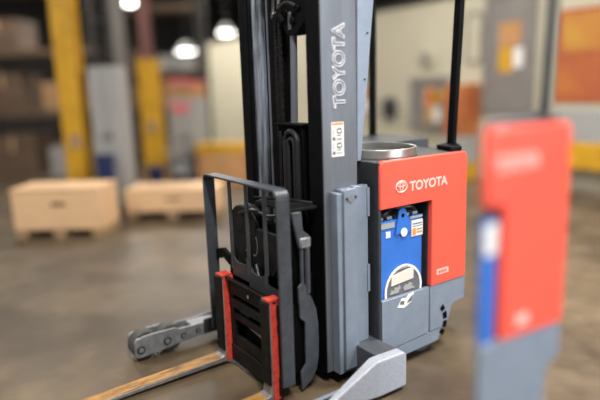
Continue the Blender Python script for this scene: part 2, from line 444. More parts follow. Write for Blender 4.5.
# hose reel housing with ribbed loops in it
bm = B(); box(bm, 1.715, 1.80, 2.420, 2.655, .60, 1.425); box(bm, 1.690, 1.80, 2.405, 2.663, 1.425, 1.437)
hb = obj('hose_housing', bm, M['dull'], T, .004)
for y0, y1, top, rr in ((2.44, 2.560, 1.395, .014), (2.47, 2.53, 1.355, .012)):
    bm = B(); c = (y0 + y1) / 2; R0 = (y1 - y0) / 2
    path = [(1.698, y1, z * .012 + .72) for z in range(int((top - R0 - .72) / .012))]
    path += [(1.698, c + R0 * math.cos(math.radians(a)), top - R0 + R0 * math.sin(math.radians(a))) for a in range(0, 181, 12)]
    path += [(1.698, y0, z * .012 + .72) for z in range(int((top - R0 - .72) / .012))][::-1]
    tube(bm, path, rr, 10, ribs=.22)
    obj('ribbed_hose', bm, M['hose'], hb)
bm = B(); box(bm, 1.70, 1.712, 2.605, 2.632, .7, 1.39); obj('housing_edge', bm, M['worn'], hb, .003)
# lettering on the near rail, reading upwards
text('lettering', 'TOYOTA', M['faint'], near, .105, (1.868, 2.2485, 1.515), (0, 0, 1), (-1, 0, 0), bold=.002, outline=.0030, width=.425)
bm = B(); prism(bm, [(1.776, 1.268), (1.858, 1.268), (1.858, 1.446), (1.776, 1.446)], 2.2465, 2.2505)
ws = obj('warning_sticker', bm, M['paper'], near)
bm = B(); box(bm, 1.780, 1.854, 2.2455, 2.247, 1.432, 1.443); obj('print', bm, M['orange_p'], ws)
bm = B()
for z in (1.355, 1.280):
    box(bm, 1.784, 1.800, 2.2455, 2.247, z, z + .016)
    for k in range(4): box(bm, 1.808, 1.846 - .006 * (k % 2), 2.2455, 2.247, z + .004 + k * .016, z + .008 + k * .016)
    plate_hole(bm, arc(1.828, z + .046, .017, 0, 345, 23), arc(1.828, z + .046, .013, 0, 345, 23), 2.2455, 2.247)
    box(bm, 1.786, 1.789, 2.2455, 2.247, z + .022, z + .060)
box(bm, 1.780, 1.854, 2.2455, 2.247, 1.353, 1.3545)
obj('print', bm, M['grey_p'], ws)

# --- mast support plate beside the rail
bm = B(); box(bm, 1.760, 1.790, 2.190, 2.249, .07, 1.085); box(bm, 1.795, 1.885, 2.195, 2.249, .07, 1.10)
box(bm, 1.885, 1.985, 2.205, 2.249, .10, 1.105)
sp = obj('support_plate', bm, M['silver'], T, .004)
sp['label'] = 'silver grey upright plate with bolted lug'
bm = B(); prism(bm, [(1.797, .09), (1.893, .09)] + arc(1.893 - .02, 1.102 - .02, .02, 0, 90, 6) + arc(1.797 + .02, 1.102 - .02, .02, 90, 180, 6), 2.180, 2.196)
ap = obj('adjuster_plate', bm, M['silver'], sp, .003)
bm = B(); cyl(bm, (1.845, 2.181, 1.052), (1.845, 2.176, 1.052), .022, n=24); obj('pivot', bm, M['legm'], ap)
bm = B(); cyl(bm, (1.815, 2.181, 1.052), (1.815, 2.174, 1.052), .007, n=12); obj('bolt', bm, M['bolt'], ap)
bm = B(); cyl(bm, (1.875, 2.181, 1.057), (1.875, 2.174, 1.057), .007, n=12); obj('bolt', bm, M['bolt'], ap)
for z in (.93, .50):
    bm = B(); box(bm, 1.975, 1.992, 2.197, 2.206, z, z + .16); obj('hinge', bm, M['silver'], sp, .002)
bm = B(); box(bm, 1.722, 1.98, 2.251, 2.45, .07, .18); box(bm, 1.72, 1.98, 2.95, 3.07, .05, .18); obj('mast_foot', bm, M['char'], T, .004)

# --- near outrigger
bm = B()
box(bm, 1.872, 2.020, 1.985, 2.26, .03, .218)
obj('outrigger_beam', bm, M['beamg'], T, .006)
bm = B()
loft(bm, [[(x, y0, z0), (x, y1, z0), (x, y1, z1), (x, y0, z1)] for x, y0, y1, z0, z1 in (
    (2.034, 1.957, 2.015, .022, .200), (2.012, 1.953, 2.018, .022, .222), (1.838, 1.953, 2.020, .022, .226), (1.815, 1.956, 2.021, .022, .224),
    (1.600, 1.992, 2.035, .020, .098), (1.52, 1.996, 2.035, .022, .055), (1.36, 1.996, 2.035, .024, .055),
    (1.27, 1.996, 2.02, .025, .13), (.97, 1.996, 2.02, .03, .15), (.94, 1.998, 2.02, .06, .12))])
ol = obj('outrigger_leg', bm, M['silver_cast'], T, .008, seg=3)
bm = B(); prism(bm, [(1.88, .03), (1.88, .055), (1.36, .05), (1.30, .10), (1.22, .14), (.97, .14), (.95, .05), (1.3, .03)], 2.085, 2.11)
obj('inner_plate', bm, M['silver'], ol, .003)
bm = B(); box(bm, 1.35, 1.86, 2.036, 2.084, .03, .050); obj('leg_web', bm, M['char'], ol)
for x in (1.04, 1.17):
    bm = B(); cyl(bm, (x, 2.024, .075), (x, 2.082, .075), .075, n=32); obj('load_wheel', bm, M['tyre'], ol, .006)

# --- far outrigger with load wheels
prof = [(1.985, .20), (1.62, .165), (1.40, .148), (1.24, .150), (1.21, .166), (1.02, .166), (.985, .160)] + arc(.978, .13, .03, 90, 180, 5) + [(.948, .05), (.965, .030), (1.12, .042), (1.22, .052), (1.34, .062), (1.985, .06)]
bm = B(); prism(bm, prof, 3.160, 3.182)
fl = obj('outrigger_leg', bm, M['legm'], T, .005, seg=3)
bm = B(); prism(bm, [(x, z) for x, z in prof], 3.275, 3.297); obj('outer_plate', bm, M['legm'], fl, .005)
bm = B(); box(bm, 1.33, 1.985, 3.183, 3.274, .065, .145); obj('leg_web', bm, M['legm'], fl)
for x, z in ((1.025, .095), (1.185, .095)):
    bm = B(); cyl(bm, (x, 3.188, z), (x, 3.269, z), .089, n=40)
    w = obj('load_wheel', bm, M['tyre'], fl, .008)
bm = B(); box(bm, 1.405, 1.56, 3.148, 3.162, .075, .172); obj('clamp_block', bm, M['char'], fl, .004)
for x, z, rr in ((.985, .085, .026), (1.155, .095, .026), (1.262, .100, .019), (1.365, .106, .017)):
    bm = B(); cyl(bm, (x, 3.160, z), (x, 3.153, z), rr, n=28); a = obj('axle_bolt', bm, M['bolt'], fl, .002)
    bm = B(); cyl(bm, (x, 3.153, z), (x, 3.150, z), rr * .6, n=20); obj('bolt_cap', bm, M['legm'], a)

# --- carriage
bm = B()
box(bm, 1.42, 1.46, 2.25, 2.88, .46, .535)
box(bm, 1.42, 1.46, 2.25, 2.88, .38, .43)
box(bm, 1.42, 1.46, 2.25, 2.88, .030, .135)
box(bm, 1.425, 1.46, 2.25, 2.33, .135, .46); box(bm, 1.425, 1.46, 2.76, 2.88, .135, .46)
box(bm, 1.43, 1.455, 2.33, 2.76, .135, .20); box(bm, 1.43, 1.455, 2.33, 2.76, .30, .34)
box(bm, 1.40, 1.42, 2.28, 2.86, .545, .56)
obj('fork_carriage', bm, M['worn'], T, .004)
bm = B()
prism(bm, [(2.76, .33), (2.70, .33), (2.66, .27), (2.52, .25), (2.46, .20), (2.40, .20), (2.40, .24), (2.46, .245), (2.52, .30), (2.64, .31), (2.69, .385), (2.76, .385)], 1.462, 1.475, 'x')
obj('latch_plate', bm, M['legm'], T, .003)
bm = B(); box(bm, 1.475, 1.50, 2.26, 2.87, .08, .60); obj('carriage_back', bm, M['dull'], T)
bm = B(); cyl(bm, (1.418, 2.56, .50), (1.411, 2.56, .50), .010, n=12); obj('bolt', bm, M['lgrey'], T)

# --- load backrest: one wide flat strap bent into a hoop, bars and slotted band inside it
ya, yb, zt, rc = 2.222, 3.043, 1.142, .045
bm = B()
ot = arc(yb - rc, zt - rc, rc, 0, 90, 7) + arc(ya + rc, zt - rc, rc, 90, 180, 7)
it = arc(yb - rc, zt - rc, rc - .012, 0, 90, 7) + arc(ya + rc, zt - rc, rc - .012, 90, 180, 7)
prism(bm, ot + it[::-1], 1.410, 1.485, 'x')
bk = obj('load_backrest', bm, M['post'], T, .003)
bm = B(); box(bm, 1.410, 1.485, ya, ya + .012, .10, zt - rc)
o = obj('backrest_post', bm, M['post'], bk, .002)
bm = B(); box(bm, 1.410, 1.485, yb - .012, yb, .15, zt - rc); obj('backrest_post', bm, M['post'], bk, .002)
for y, z0 in ((2.790, .60), (2.600, .60), (2.414, .58)):
    bm = B(); box(bm, 1.448, 1.462, y - .012, y + .012, z0, 1.122); box(bm, 1.448, 1.458, y - .020, y - .012, z0, 1.122)
    obj('backrest_bar', bm, M['post'], bk, .003)
# rounded cut-out corners on the lower band
bm = B()
def band(y0, y1, zb, r):
    """floor of a slot: a strip with fillets rising at both ends"""
    pts = [(y0, zb - .09), (y0, zb + r)] + [(y0 + r - r * math.cos(math.radians(a)), zb + r - r * math.sin(math.radians(a))) for a in range(0, 91, 15)]
    pts += [(y1 - r + r * math.sin(math.radians(a)), zb + r - r * math.cos(math.radians(a))) for a in range(0, 91, 15)] + [(y1, zb + r), (y1, zb - .09)]
    prism(bm, pts, 1.449, 1.461, 'x')
band(2.600, 2.790, .655, .07); band(2.414, 2.600, .63, .07); band(2.234, 2.414, .61, .05)
obj('lower_band', bm, M['char'], bk, .002)
bm = B()
prism(bm, [(3.03, .60), (3.03, .665), (2.94, .69), (2.86, .66), (2.79, .68), (2.79, .61), (2.86, .60), (2.93, .63)], 1.464, 1.49, 'x')
obj('side_bracket', bm, M['black'], bk, .004)

# --- forks
def blade(x, dz=0.):
    """top and bottom height of the fork blade: it tapers and droops towards the tip"""
    k = (1.38 - x) / 1.02
    return max(.012, .056 - .030 * k + dz), max(.004, .028 - .020 * k + dz)
for y0, y1, dz in ((2.806, 2.900, 0.), (2.287, 2.372, -.022)):
    xs = (1.34, 1.0, .7, .44, .36)
    prof = [(1.440, .028 + dz), (1.440, .555), (1.386, .562), (1.384, .10), (1.372, .064 + dz)]
    prof += [(x, blade(x, dz)[0]) for x in xs] + [(x, blade(x, dz)[1]) for x in xs[::-1]]
    bm = B(); prism(bm, prof, y0, y1); f = obj('fork', bm, M['forkside'], T, .003)
    bm = B(); prism(bm, [(x, blade(x, dz)[0] + .002) for x in (1.36,) + xs[:-1]] + [(x, blade(x, dz)[0] - .002) for x in ((1.36,) + xs[:-1])[::-1]], y0 + .006, y1 - .002)
    obj('blade_top', bm, M['forktop'], f)
    bm = B(); box(bm, 1.374, 1.386, y0 + .010, y1, .09, .545); obj('shank_face', bm, M['worn'], f, .003)
    bm = B(); box(bm, 1.388, 1.442, y0 - .004, y0 + .001, .030 + dz, .560)
    obj('painted_side', bm, M['red_worn'], f, .001)
    bm = B(); box(bm, 1.376, 1.448, y0 - .006, y1 - .030, .556, .572); box(bm, 1.43, 1.452, y0 - .008, y0 + .02, .51, .560)
    obj('fork_hook', bm, M['red_worn'], f, .004)

# --- reach mechanism between the carriage and the mast
bm = B()
low = [(1.556, .60), (1.575, .62), (1.597, .615), (1.618, .57), (1.645, .52), (1.668, .46), (1.680, .38), (1.682, .28), (1.678, .18), (1.664, .11), (1.63, .055), (1.590, .03), (1.560, .01), (1.556, .12), (1.590, .16), (1.592, .40), (1.560, .43)]
prism(bm, low, 2.270, 2.286)
obj('scissor_arm', bm, M['post'], T, .004)
bm = B()
prism(bm, [(1.530, 1.005), (1.592, 1.005), (1.600, .90), (1.640, .872), (1.640, .815), (1.575, .805), (1.566, .83)], 2.272, 2.290)
ja = obj('reach_arm', bm, M['post'], T, .006)
bm = B(); box(bm, 1.572, 1.642, 2.262, 2.294, .806, .866); obj('arm_end', bm, M['legm'], ja, .010)
bm = B(); cyl(bm, (1.585, 2.278, .58), (1.587, 2.278, .81), .010); cyl(bm, (1.620, 2.278, .56), (1.622, 2.278, .81), .016); obj('reach_rod', bm, M['post'], T)
bm = B()
box(bm, 1.56, 1.60, 2.33, 2.86, .58, .90); box(bm, 1.60, 1.70, 2.40, 2.46, .10, 1.0); box(bm, 1.60, 1.70, 2.80, 2.86, .10, .95)
box(bm, 1.53, 1.70, 2.30, 2.86, .10, .46)
obj('reach_frame', bm, M['dull'], T, .006)
bm = B(); box(bm, 1.52, 1.70, 2.285, 2.62, 1.005, 1.02); tube(bm, spline([(1.52, 2.62, 1.04), (1.53, 2.5, 1.05), (1.58, 2.35, 1.055), (1.66, 2.27, 1.04)]), .008)
obj('reach_top_plate', bm, M['worn'], T, .003)
bm = B()
N = 24
pts = [(2.935, .80)] + [(2.785 + .15 * math.cos(math.radians(a)), .865 + .105 * math.sin(math.radians(a))) for a in range(0, 181, 12)] + [(2.635, .80)]
prism(bm, pts, 1.525, 1.60, 'x'); box(bm, 1.53, 1.56, 2.34, 2.93, .56, .86)
obj('pump_housing', bm, M['beamd'], T, .012, seg=3)
for yc, zc in ((2.755, .765), (2.665, .755)):
    bm = B(); tube(bm, [(1.535, yc + .035 * math.cos(math.radians(a)), zc + .065 * math.sin(math.radians(a))) for a in range(60, 300, 12)], .008, 8)
    obj('hydraulic_pipe', bm, M['legm'], T)
bm = B()
tube(bm, spline([(1.52, 2.75, .66), (1.50, 2.62, .60), (1.49, 2.50, .58), (1.50, 2.40, .66), (1.54, 2.37, .80), (1.60, 2.40, .98)]), .013)
tube(bm, spline([(1.52, 2.80, .92), (1.50, 2.60, .97), (1.52, 2.45, .96), (1.58, 2.36, 1.0)]), .012)
tube(bm, spline([(1.50, 2.68, .58), (1.49, 2.56, .50), (1.50, 2.45, .52), (1.53, 2.38, .62)]), .011)
obj('hydraulic_hose', bm, M['hose'], T)
bm = B()
tube(bm, spline([(1.50, 2.60, .66), (1.49, 2.55, .585), (1.49, 2.50, .555)], 6), .012); obj('hose_end', bm, M['post'], T)

# ================================================================== SECOND TRUCK at the right edge
P2 = [(1.275, .950), (1.722, .950), (2.02, 1.22), (1.715, 1.268)]
T2 = thing('electric_truck', 'tall red electric truck body standing close by at the right edge', 'forklift', (1.7, 1.1, 0))
bm = B()
prism(bm, [(1.305, .972), (1.700, .972), (2.01, 1.22), (1.715, 1.26)], .80, 1.488, 'z')
obj('chassis', bm, M['char'], T2, .004)
pts = [(1.295, 1.272), (1.380, 1.272), (1.380, .850), (1.725, .822)] + arc(1.712 - .03, 1.494 - .03, .03, 0, 90, 6) + [(1.295, 1.496)]
bm = B(); prism(bm, pts, .945, .972)
c2 = obj('side_cover', bm, M['red'], T2, .005)
text('lettering', 'TOYOTA', M['pinkw'], c2, .060, (1.325, .9445, 1.372), (1, 0, 0), (0, 0, 1), width=.215, bold=.002)
bm = B(); prism(bm, rrect(1.46, 1.52, .875, .91, .006), .9425, .946); obj('model_plate', bm, M['pinkw'], c2)
bm = B(); box(bm, 1.300, 1.360, .955, .972, .855, 1.235); b2 = obj('battery', bm, M['blue'], T2, .003)
bm = B(); box(bm, 1.303, 1.357, .952, .956, 1.13, 1.225); obj('sticker', bm, M['paper'], b2)
bm = B(); prism(bm, [(1.295, .05), (1.60, .05), (1.64, .55), (1.66, .68), (1.725, .70), (1.725, .820), (1.380, .848), (1.295, .855)], .948, .972)
prism(bm, [(1.315, .973), (1.62, .973), (1.90, 1.21), (1.70, 1.24)], .05, .80, 'z')
obj('lower_body', bm, M['silver'], T2, .004)
bm = B(); prism(bm, [(1.305, .975), (1.69, .975), (1.97, 1.21), (1.715, 1.25)], 1.488, 1.512, 'z'); obj('top_lid', bm, M['char'], T2, .006)
bm = B(); bar4(bm, (1.690, 1.03, 1.512), (1.725, 1.03, 2.3), .026, .03); obj('guard_post', bm, M['char'], T2, .004)
for x, y in ((1.42, 1.02), (1.72, 1.18)):
    bm = B(); cyl(bm, (x, y - .02, .07), (x, y + .02, .07), .07, n=28); obj('wheel', bm, M['tyre'], T2, .006)

# ================================================================== BACKGROUND LEFT
def local(x, y, deg):
    """frame standing at x,y turned by deg; returns a function from local to world"""
    c, s = math.cos(math.radians(deg)), math.sin(math.radians(deg))
    return lambda u, v: (x + u * c - v * s, y + u * s + v * c)
def lbox(bm, F, u0, u1, v0, v1, z0, z1):
    prism(bm, [F(u0, v0), F(u1, v0), F(u1, v1), F(u0, v1)], z0, z1, 'z')

def crate(x, y, deg, w, d, h, label):
    F = local(x, y, deg)
    t = thing('wooden_crate', label, 'crate', (*F(w / 2, d / 2), 0), 'wooden crates on the floor')
    bm = B()
    lbox(bm, F, 0, w, 0, .02, .10, h); lbox(bm, F, 0, w, d - .02, d, .10, h)
    lbox(bm, F, 0, .02, .02, d - .02, .10, h); lbox(bm, F, w - .02, w, .02, d - .02, .10, h)
    obj('side_board', bm, M['wood'], t, .004)
    bm = B(); lbox(bm, F, -.01, w + .01, -.01, d + .01, h, h + .025); obj('lid', bm, M['wood'], t, .004)
    bm = B(); lbox(bm, F, .02, w - .02, .02, d - .02, .09, .10); obj('base_board', bm, M['woodd'], t)
    for u in (0.0, w / 2 - .07, w - .14):
        bm = B(); lbox(bm, F, u, u + .14, 0, d, 0, .09); obj('runner', bm, M['woodd'], t, .004)
    bm = B(); a, b = F(w * .42, -.001), F(w * .58, -.001)
    lbox(bm, F, w * .44, w * .60, -.006, 0, h * .68, h * .76); obj('hand_slot', bm, M['brownload'], t)
crate(2.20, 7.14, -36.6, 1.20, .60, .37, 'pale wooden crate on runners behind the forks, right of the other crate')
crate(.87, 7.07, -36.6, 1.04, .55, .56, 'pale wooden crate on runners at the left edge, nearer of two crates')

# column guards and columns
F = local(3.33, 9.50, -36.6)
t = thing('column_guard', 'yellow column guard below a dull red column behind the right crate', 'column guard', (*F(.16, .12), 0))
bm = B(); prism(bm, [F(0, 0), F(.33, 0), F(.33, .05), F(.20, .05), F(.20, .20), F(.33, .20), F(.33, .25), F(0, .25), F(0, .20), F(.13, .20), F(.13, .05), F(0, .05)], 0, 2.20, 'z')
obj('guard_shell', bm, M['yellow'], t, .01)
bm = B(); lbox(bm, F, -.06, .39, -.04, .29, 0, .03); obj('base_plate', bm, M['yellow'], t)
bm = B(); lbox(bm, F, .10, .27, -.006, 0, .95, 1.15); obj('wear_patch', bm, M['woodd'], t)
bm = B(); prism(bm, [F(.07, .03), F(.25, .03), F(.25, .06), F(.18, .06), F(.18, .19), F(.25, .19), F(.25, .22), F(.07, .22), F(.07, .19), F(.14, .19), F(.14, .06), F(.07, .06)], 2.20, 5.2, 'z')
tag(obj('steel_column', bm, M['colr'], None, .004), 'dull red steel column rising above the yellow guard', 'column')
F = local(3.05, 9.78, -36.6)
bm = B(); prism(bm, [F(0, 0), F(.20, 0), F(.20, .03), F(.12, .03), F(.12, .17), F(.20, .17), F(.20, .2), F(0, .2), F(0, .17), F(.08, .17), F(.08, .03), F(0, .03)], 0, 5.2, 'z')
tag(obj('steel_column', bm, M['colg'], None, .004), 'grey steel column just left of the dull red one', 'column')
F = local(1.76, 8.25, -36.6)
t = thing('column_guard', 'tall yellow column guard behind the crate at the left edge', 'column guard', (*F(.16, .12), 0))
bm = B(); prism(bm, [F(0, 0), F(.29, 0), F(.29, .06), F(.19, .06), F(.19, .22), F(.29, .22), F(.29, .28), F(0, .28), F(0, .22), F(.10, .22), F(.10, .06), F(0, .06)], 0, 3.3, 'z')
obj('guard_shell', bm, M['yellow'], t, .01)
bm = B(); lbox(bm, F, -.05, .34, -.04, .32, 0, .03); obj('base_plate', bm, M['yellow'], t)
bm = B(); lbox(bm, F, .10, .25, -.006, 0, .90, 1.10); obj('wear_patch', bm, M['woodd'], t)

def cabinet(F, w, d, h, label, group=None):
    t = thing('cabinet', label, 'cabinet', (*F(w / 2, d / 2), 0), group)
    bm = B(); lbox(bm, F, 0, w, .02, d, .06, h); lbox(bm, F, .03, w - .03, .05, d - .03, 0, .06); obj('carcass', bm, M['lgrey'], t, .01)
    for a, b in ((.01, w / 2 - .005), (w / 2 + .005, w - .01)):
        bm = B(); lbox(bm, F, a, b, 0, .02, .08, h - .02); dd = obj('door', bm, M['lgrey'], t, .004)
        u = b - .05 if a < .02 else a + .03
        bm = B(); lbox(bm, F, u, u + .02, -.02, 0, h * .5, h * .5 + .12); obj('handle', bm, M['dgrey'], dd)
    return t
F = local(3.92, 9.75, -36.6)
t = cabinet(F, .66, .45, 1.52, 'light grey two-door cabinet with a red sign behind the right crate')
bm = B(); prism(bm, [(a, b) for a, b in arc(0, 0, .19, 180, 360, 14)], 0, .008)
for v in bm.verts:
    x, y, z = v.co; p = F(.24 + x, -.012 + y); v.co = (p[0], p[1], 1.43 + z)
obj('sign', bm, M['pink'], t)
F2 = local(2.08, 7.92, -36.6)
t = cabinet(F2, .42, .4, 2.0, 'light grey cabinet behind the crate at the left, beside the yellow guard')

def carton(F, w, d, z0, h, m, label, group=None, top=None, cat='box', name='cardboard_box'):
    t = thing(name, label, cat, (*F(w / 2, d / 2), z0), group)
    bm = B(); lbox(bm, F, 0, w, 0, d, z0, z0 + h); obj('body' if 'load' in name else 'carton', bm, m, t, .006)
    bm = B(); lbox(bm, F, w * .45, w * .55, -.002, d + .002, z0 + h * .6, z0 + h + .003) if top is None else lbox(bm, F, -.003, w + .003, -.004, d + .003, z0 + h * .78, z0 + h + .004)
    obj('tape', bm, top or M['woodd'], t)
    return t
F = local(3.96, 9.78, -36.6)
carton(F, .34, .36, 1.52, .34, M['card'], 'brown carton with red band on top of the grey cabinet, left one', top=M['pink'])
F = local(4.25, 9.57, -36.6)
carton(F, .28, .34, 1.52, .30, M['card2'], 'orange-brown carton with red band on the grey cabinet, right one', top=M['pink'])
# boxes near the wall end
F = local(4.07, 8.93, -36.6)
carton(F, .82, .5, 0, .55, M['card2'], 'wide orange-brown carton on the floor right of the grey cabinet')
F = local(4.05, 8.96, -36.6)
t = thing('tote', 'flat yellow tote lying on top of the wide carton', 'tote', (*F(.4, .25), .553))
bm = B(); lbox(bm, F, 0, .88, 0, .5, .555, .70); obj('tub', bm, M['yellow'], t, .02)
bm = B(); lbox(bm, F, -.02, .90, -.02, .52, .70, .725); obj('lid', bm, M['yellow'], t, .008)
F = local(3.60, 8.86, -36.6)
t = thing('machine', 'low dark grey machine on the floor before the light grey cabinet', 'machine', (*F(.1, .2), 0))
bm = B(); lbox(bm, F, -.08, .28, 0, .36, .03, .50); obj('housing', bm, M['dgrey'], t, .02)
bm = B(); lbox(bm, F, -.04, .24, -.008, 0, .28, .44); obj('panel', bm, M['lgrey'], t)
bm = B(); lbox(bm, F, -.06, -.01, .03, .33, 0, .03); lbox(bm, F, .21, .26, .03, .33, 0, .03); obj('foot', bm, M['dull'], t)
def bin_(F, w, d, h, label):
    t = thing('storage_bin', label, 'bin', (*F(w / 2, d / 2), 0))
    bm = B(); rings = []
    for z, k in ((0, .03), (h, 0)):
        rings.append([(*F(a, b), z) for a, b in ((k, k), (w - k, k), (w - k, d - k), (k, d - k))])
    loft(bm, rings); obj('tub', bm, M['navy'], t, .01)
    bm = B(); lbox(bm, F, -.01, w + .01, -.01, d + .01, h, h + .02); obj('rim', bm, M['navy'], t, .005)
bin_(local(3.16, 8.93, -36.6), .22, .24, .40, 'navy blue bin beside the yellow guard behind the right crate')
bin_(local(2.02, 7.72, -36.6), .22, .14, .80, 'tall navy blue bin standing behind the crate at the left edge')
# wall-mounted box and cable on the end of the cream wall
t = thing('fuse_box', 'small grey fuse box on a stand left of the cream wall end', 'fuse box', (7.9, 16.9, 0))
bm = B(); box(bm, 7.70, 7.98, 16.75, 17.3, 1.0, 1.6); obj('box_body', bm, M['dgrey'], t, .01)
bm = B(); box(bm, 7.8, 7.9, 16.95, 17.05, 0, 1.0); obj('stand', bm, M['rack'], t)

# pallet racks
def pallet_rack(x, y, deg, bays, bw, levels, depth, ztop, label, loads):
    F = local(x, y, deg)
    t = thing('pallet_rack', label, 'rack', (*F(bays * bw / 2, depth / 2), 0), 'pallet racks at the back')
    for i in range(bays + 1):
        bm = B()
        for v in (0, depth - .08): lbox(bm, F, i * bw - .04, i * bw + .04, v, v + .08, 0, ztop)
        for z in [.4 + k * .9 for k in range(int((ztop - .6) / .9))]:
            lbox(bm, F, i * bw - .02, i * bw + .02, .08, depth - .08, z, z + .04)
        obj('upright_frame', bm, M['rack'], t)
    for z in levels:
        for i in range(bays):
            bm = B(); lbox(bm, F, i * bw + .04, (i + 1) * bw - .04, -.01, .05, z - .12, z); lbox(bm, F, i * bw + .04, (i + 1) * bw - .04, depth - .05, depth + .01, z - .12, z)
            obj('beam', bm, M['rackb'], t)
            bm = B(); lbox(bm, F, i * bw + .04, (i + 1) * bw - .04, .05, depth - .05, z - .03, z - .005); obj('shelf_deck', bm, M['rack'], t)
    return F, t
F, _ = pallet_rack(-.9, 14.6, -36.6, 2, 2.55, (1.35, 2.55, 3.8), 1.0, 4.6, 'dark pallet rack at the far left holding mixed loads', None)
def load(F, u, v, z, w, d, h, mk, label, group):
    nm = {'film': 'wrapped_load', 'brownload': 'pallet_load'}.get(mk, 'cardboard_box' if 'card' in mk else 'storage_box')
    carton(F_off(F, u, v), w, d, z, h, M[mk], label, group, cat='load' if 'load' in nm else 'box', name=nm)
def F_off(F, u, v):
    return lambda a, b: F(a + u, b + v)
G1 = 'loads on the far left rack'
for u, z, w, h, mk, lab in (
    (.15, 0, .9, .9, 'brownload', 'dark brown load at floor level in the left rack bay'),
    (1.3, 0, .9, .7, 'film', 'wrapped pale load at floor level, right of the dark brown one'),
    (2.75, 0, .9, .85, 'brownload', 'dark brown load at floor level left of the yellow guard'),
    (3.95, 0, .8, .6, 'film', 'wrapped load at floor level right of the tall yellow guard'),
    (.12, 1.35, 1.0, .65, 'film', 'wrapped pale load on the middle shelf at the left edge'),
    (1.40, 1.35, .8, .45, 'brownload', 'dark brown load on the middle shelf beside the wrapped one'),
    (2.75, 1.35, .8, .75, 'brownload', 'dark brown load on the middle shelf near the yellow guard'),
    (3.95, 1.35, .9, .55, 'card', 'brown carton on the middle shelf right of the yellow guard'),
    (.35, 2.55, .9, .55, 'lgrey', 'light grey box on the top shelf at the left edge'),
    (1.45, 2.55, .8, .85, 'brownload', 'tall dark brown load on the top shelf of the left rack'),
    (2.8, 2.55, .8, .6, 'brownload', 'short dark brown load on the top shelf of the left rack')):
    load(F, u, .1, z, w, .8, h, mk, lab, G1)
F, _ = pallet_rack(4.0, 13.4, -36.6, 1, 2.15, (1.30, 2.15, 3.6), 1.0, 4.4, 'dark pallet rack behind the light grey cabinet', None)
G2 = 'loads on the rack behind the cabinet'
for u, z, w, h, mk, lab in (
    (.08, 0, .7, .8, 'brownload', 'dark brown load at floor level behind the yellow guard'),
    (.06, 1.30, .55, .50, 'card', 'brown carton on the rack left of the yellow guard'),
    (.75, 1.30, .45, .60, 'film', 'wrapped pale load on the rack behind the yellow guard'),
    (1.25, 1.30, .42, .60, 'card2', 'orange-brown carton on the middle shelf above the cabinet, left'),
    (1.70, 1.30, .42, .50, 'card', 'brown carton on the middle shelf above the cabinet, right'),
    (.15, 2.15, .6, .5, 'brownload', 'dark brown load on the upper shelf left of the column'),
    (1.15, 2.15, .35, .33, 'lgrey', 'light grey box on the upper shelf above the cartons, left'),
    (1.55, 2.15, .50, .30, 'lgrey', 'wide light grey box on the upper shelf above the cartons')):
    load(F, u, .1, z, w, .7, h, mk, lab, G2)

# hanging lamps
def highbay(x, y, z, rad, label):
    t = thing('hanging_lamp', label, 'lamp', (x, y, z), 'hanging lamps')
    bm = B(); cyl(bm, (x, y, z + .02), (x, y, z + .22), rad, rad * .35, n=28); obj('lamp_shade', bm, M['lgrey'], t)
    bm = B(); cyl(bm, (x, y, z), (x, y, z + .02), rad * .93, n=28); obj('lens', bm, M['lamp'], t)
    bm = B(); cyl(bm, (x, y, z + .22), (x, y, 5.0), .012, n=8); obj('suspension_rod', bm, M['rack'], t)
highbay(3.54, 10.36, 3.22, .26, 'bright hanging lamp at the top left near the column')
highbay(6.05, 13.5, 2.62, .24, 'bright low hanging lamp above the cartons on the rack')
highbay(6.95, 13.0, 3.05, .20, 'bright hanging lamp just above the cream wall')

# ================================================================== THE CREAM WALL
W = 8.0
def wall_frame(name, y0, y1, z0, z1, label, cat, fr, inner, t=.06, items=()):
    e = thing(name, label, cat, (W, (y0 + y1) / 2, z0))
    bm = B(); plate_hole(bm, [(y0, z0), (y1, z0), (y1, z1), (y0, z1)], [(y0 + t, z0 + t), (y1 - t, z0 + t), (y1 - t, z1 - t), (y0 + t, z1 - t)], W - .05, W - .001, 'x')
    obj('frame', bm, fr, e, .004)
    bm = B(); box(bm, W - .02, W - .001, y0 + t, y1 - t, z0 + t, z1 - t); obj('panel', bm, inner, e)
    for nm, a, b, c, d, m in items:
        bm = B(); box(bm, W - .028, W - .02, a, b, c, d); obj(nm, bm, m, e)
    return e
wall_frame('notice_board', 6.68, 7.62, .78, 1.76, 'grey framed board with orange and white sheets above the truck top', 'board', M['colg'], M['colg'], .08,
    (('sheet', 7.02, 7.24, 1.20, 1.56, M['orange_p']), ('sheet', 6.84, 7.12, 1.32, 1.50, M['yellow']), ('sheet', 6.88, 7.08, .95, 1.22, M['paper']), ('sheet', 7.10, 7.22, .92, 1.18, M['yellow'])))
wall_frame('notice_board', 5.05, 5.98, 1.10, 3.06, 'tall grey framed board on the wall above the second red truck', 'board', M['colg'], M['colg'], .10,
    (('sheet', 5.32, 5.70, 2.20, 2.55, M['card2']), ('sheet', 5.45, 5.70, 1.78, 2.18, M['yellow']), ('sheet', 5.27, 5.43, 1.85, 2.15, M['paper'])))
t = thing('wall_phone', 'dark wall phone on a backplate left of the grey framed board', 'phone', (W, 8.15, 1.0))
bm = B(); prism(bm, rrect(7.99, 8.33, .98, 1.40, .12), W - .12, W - .001, 'x'); obj('phone_body', bm, M['dgrey'], t, .02)
bm = B(); prism(bm, rrect(8.03, 8.11, 1.03, 1.36, .03), W - .17, W - .121, 'x'); obj('handset', bm, M['dull'], t, .01)
t = thing('wall_dispenser', 'small white dispenser with an orange top near the mast', 'dispenser', (W, 8.9, 1.1))
bm = B(); box(bm, W - .12, W - .001, 8.83, 9.03, 1.10, 1.36); obj('dispenser_body', bm, M['paper'], t, .02)
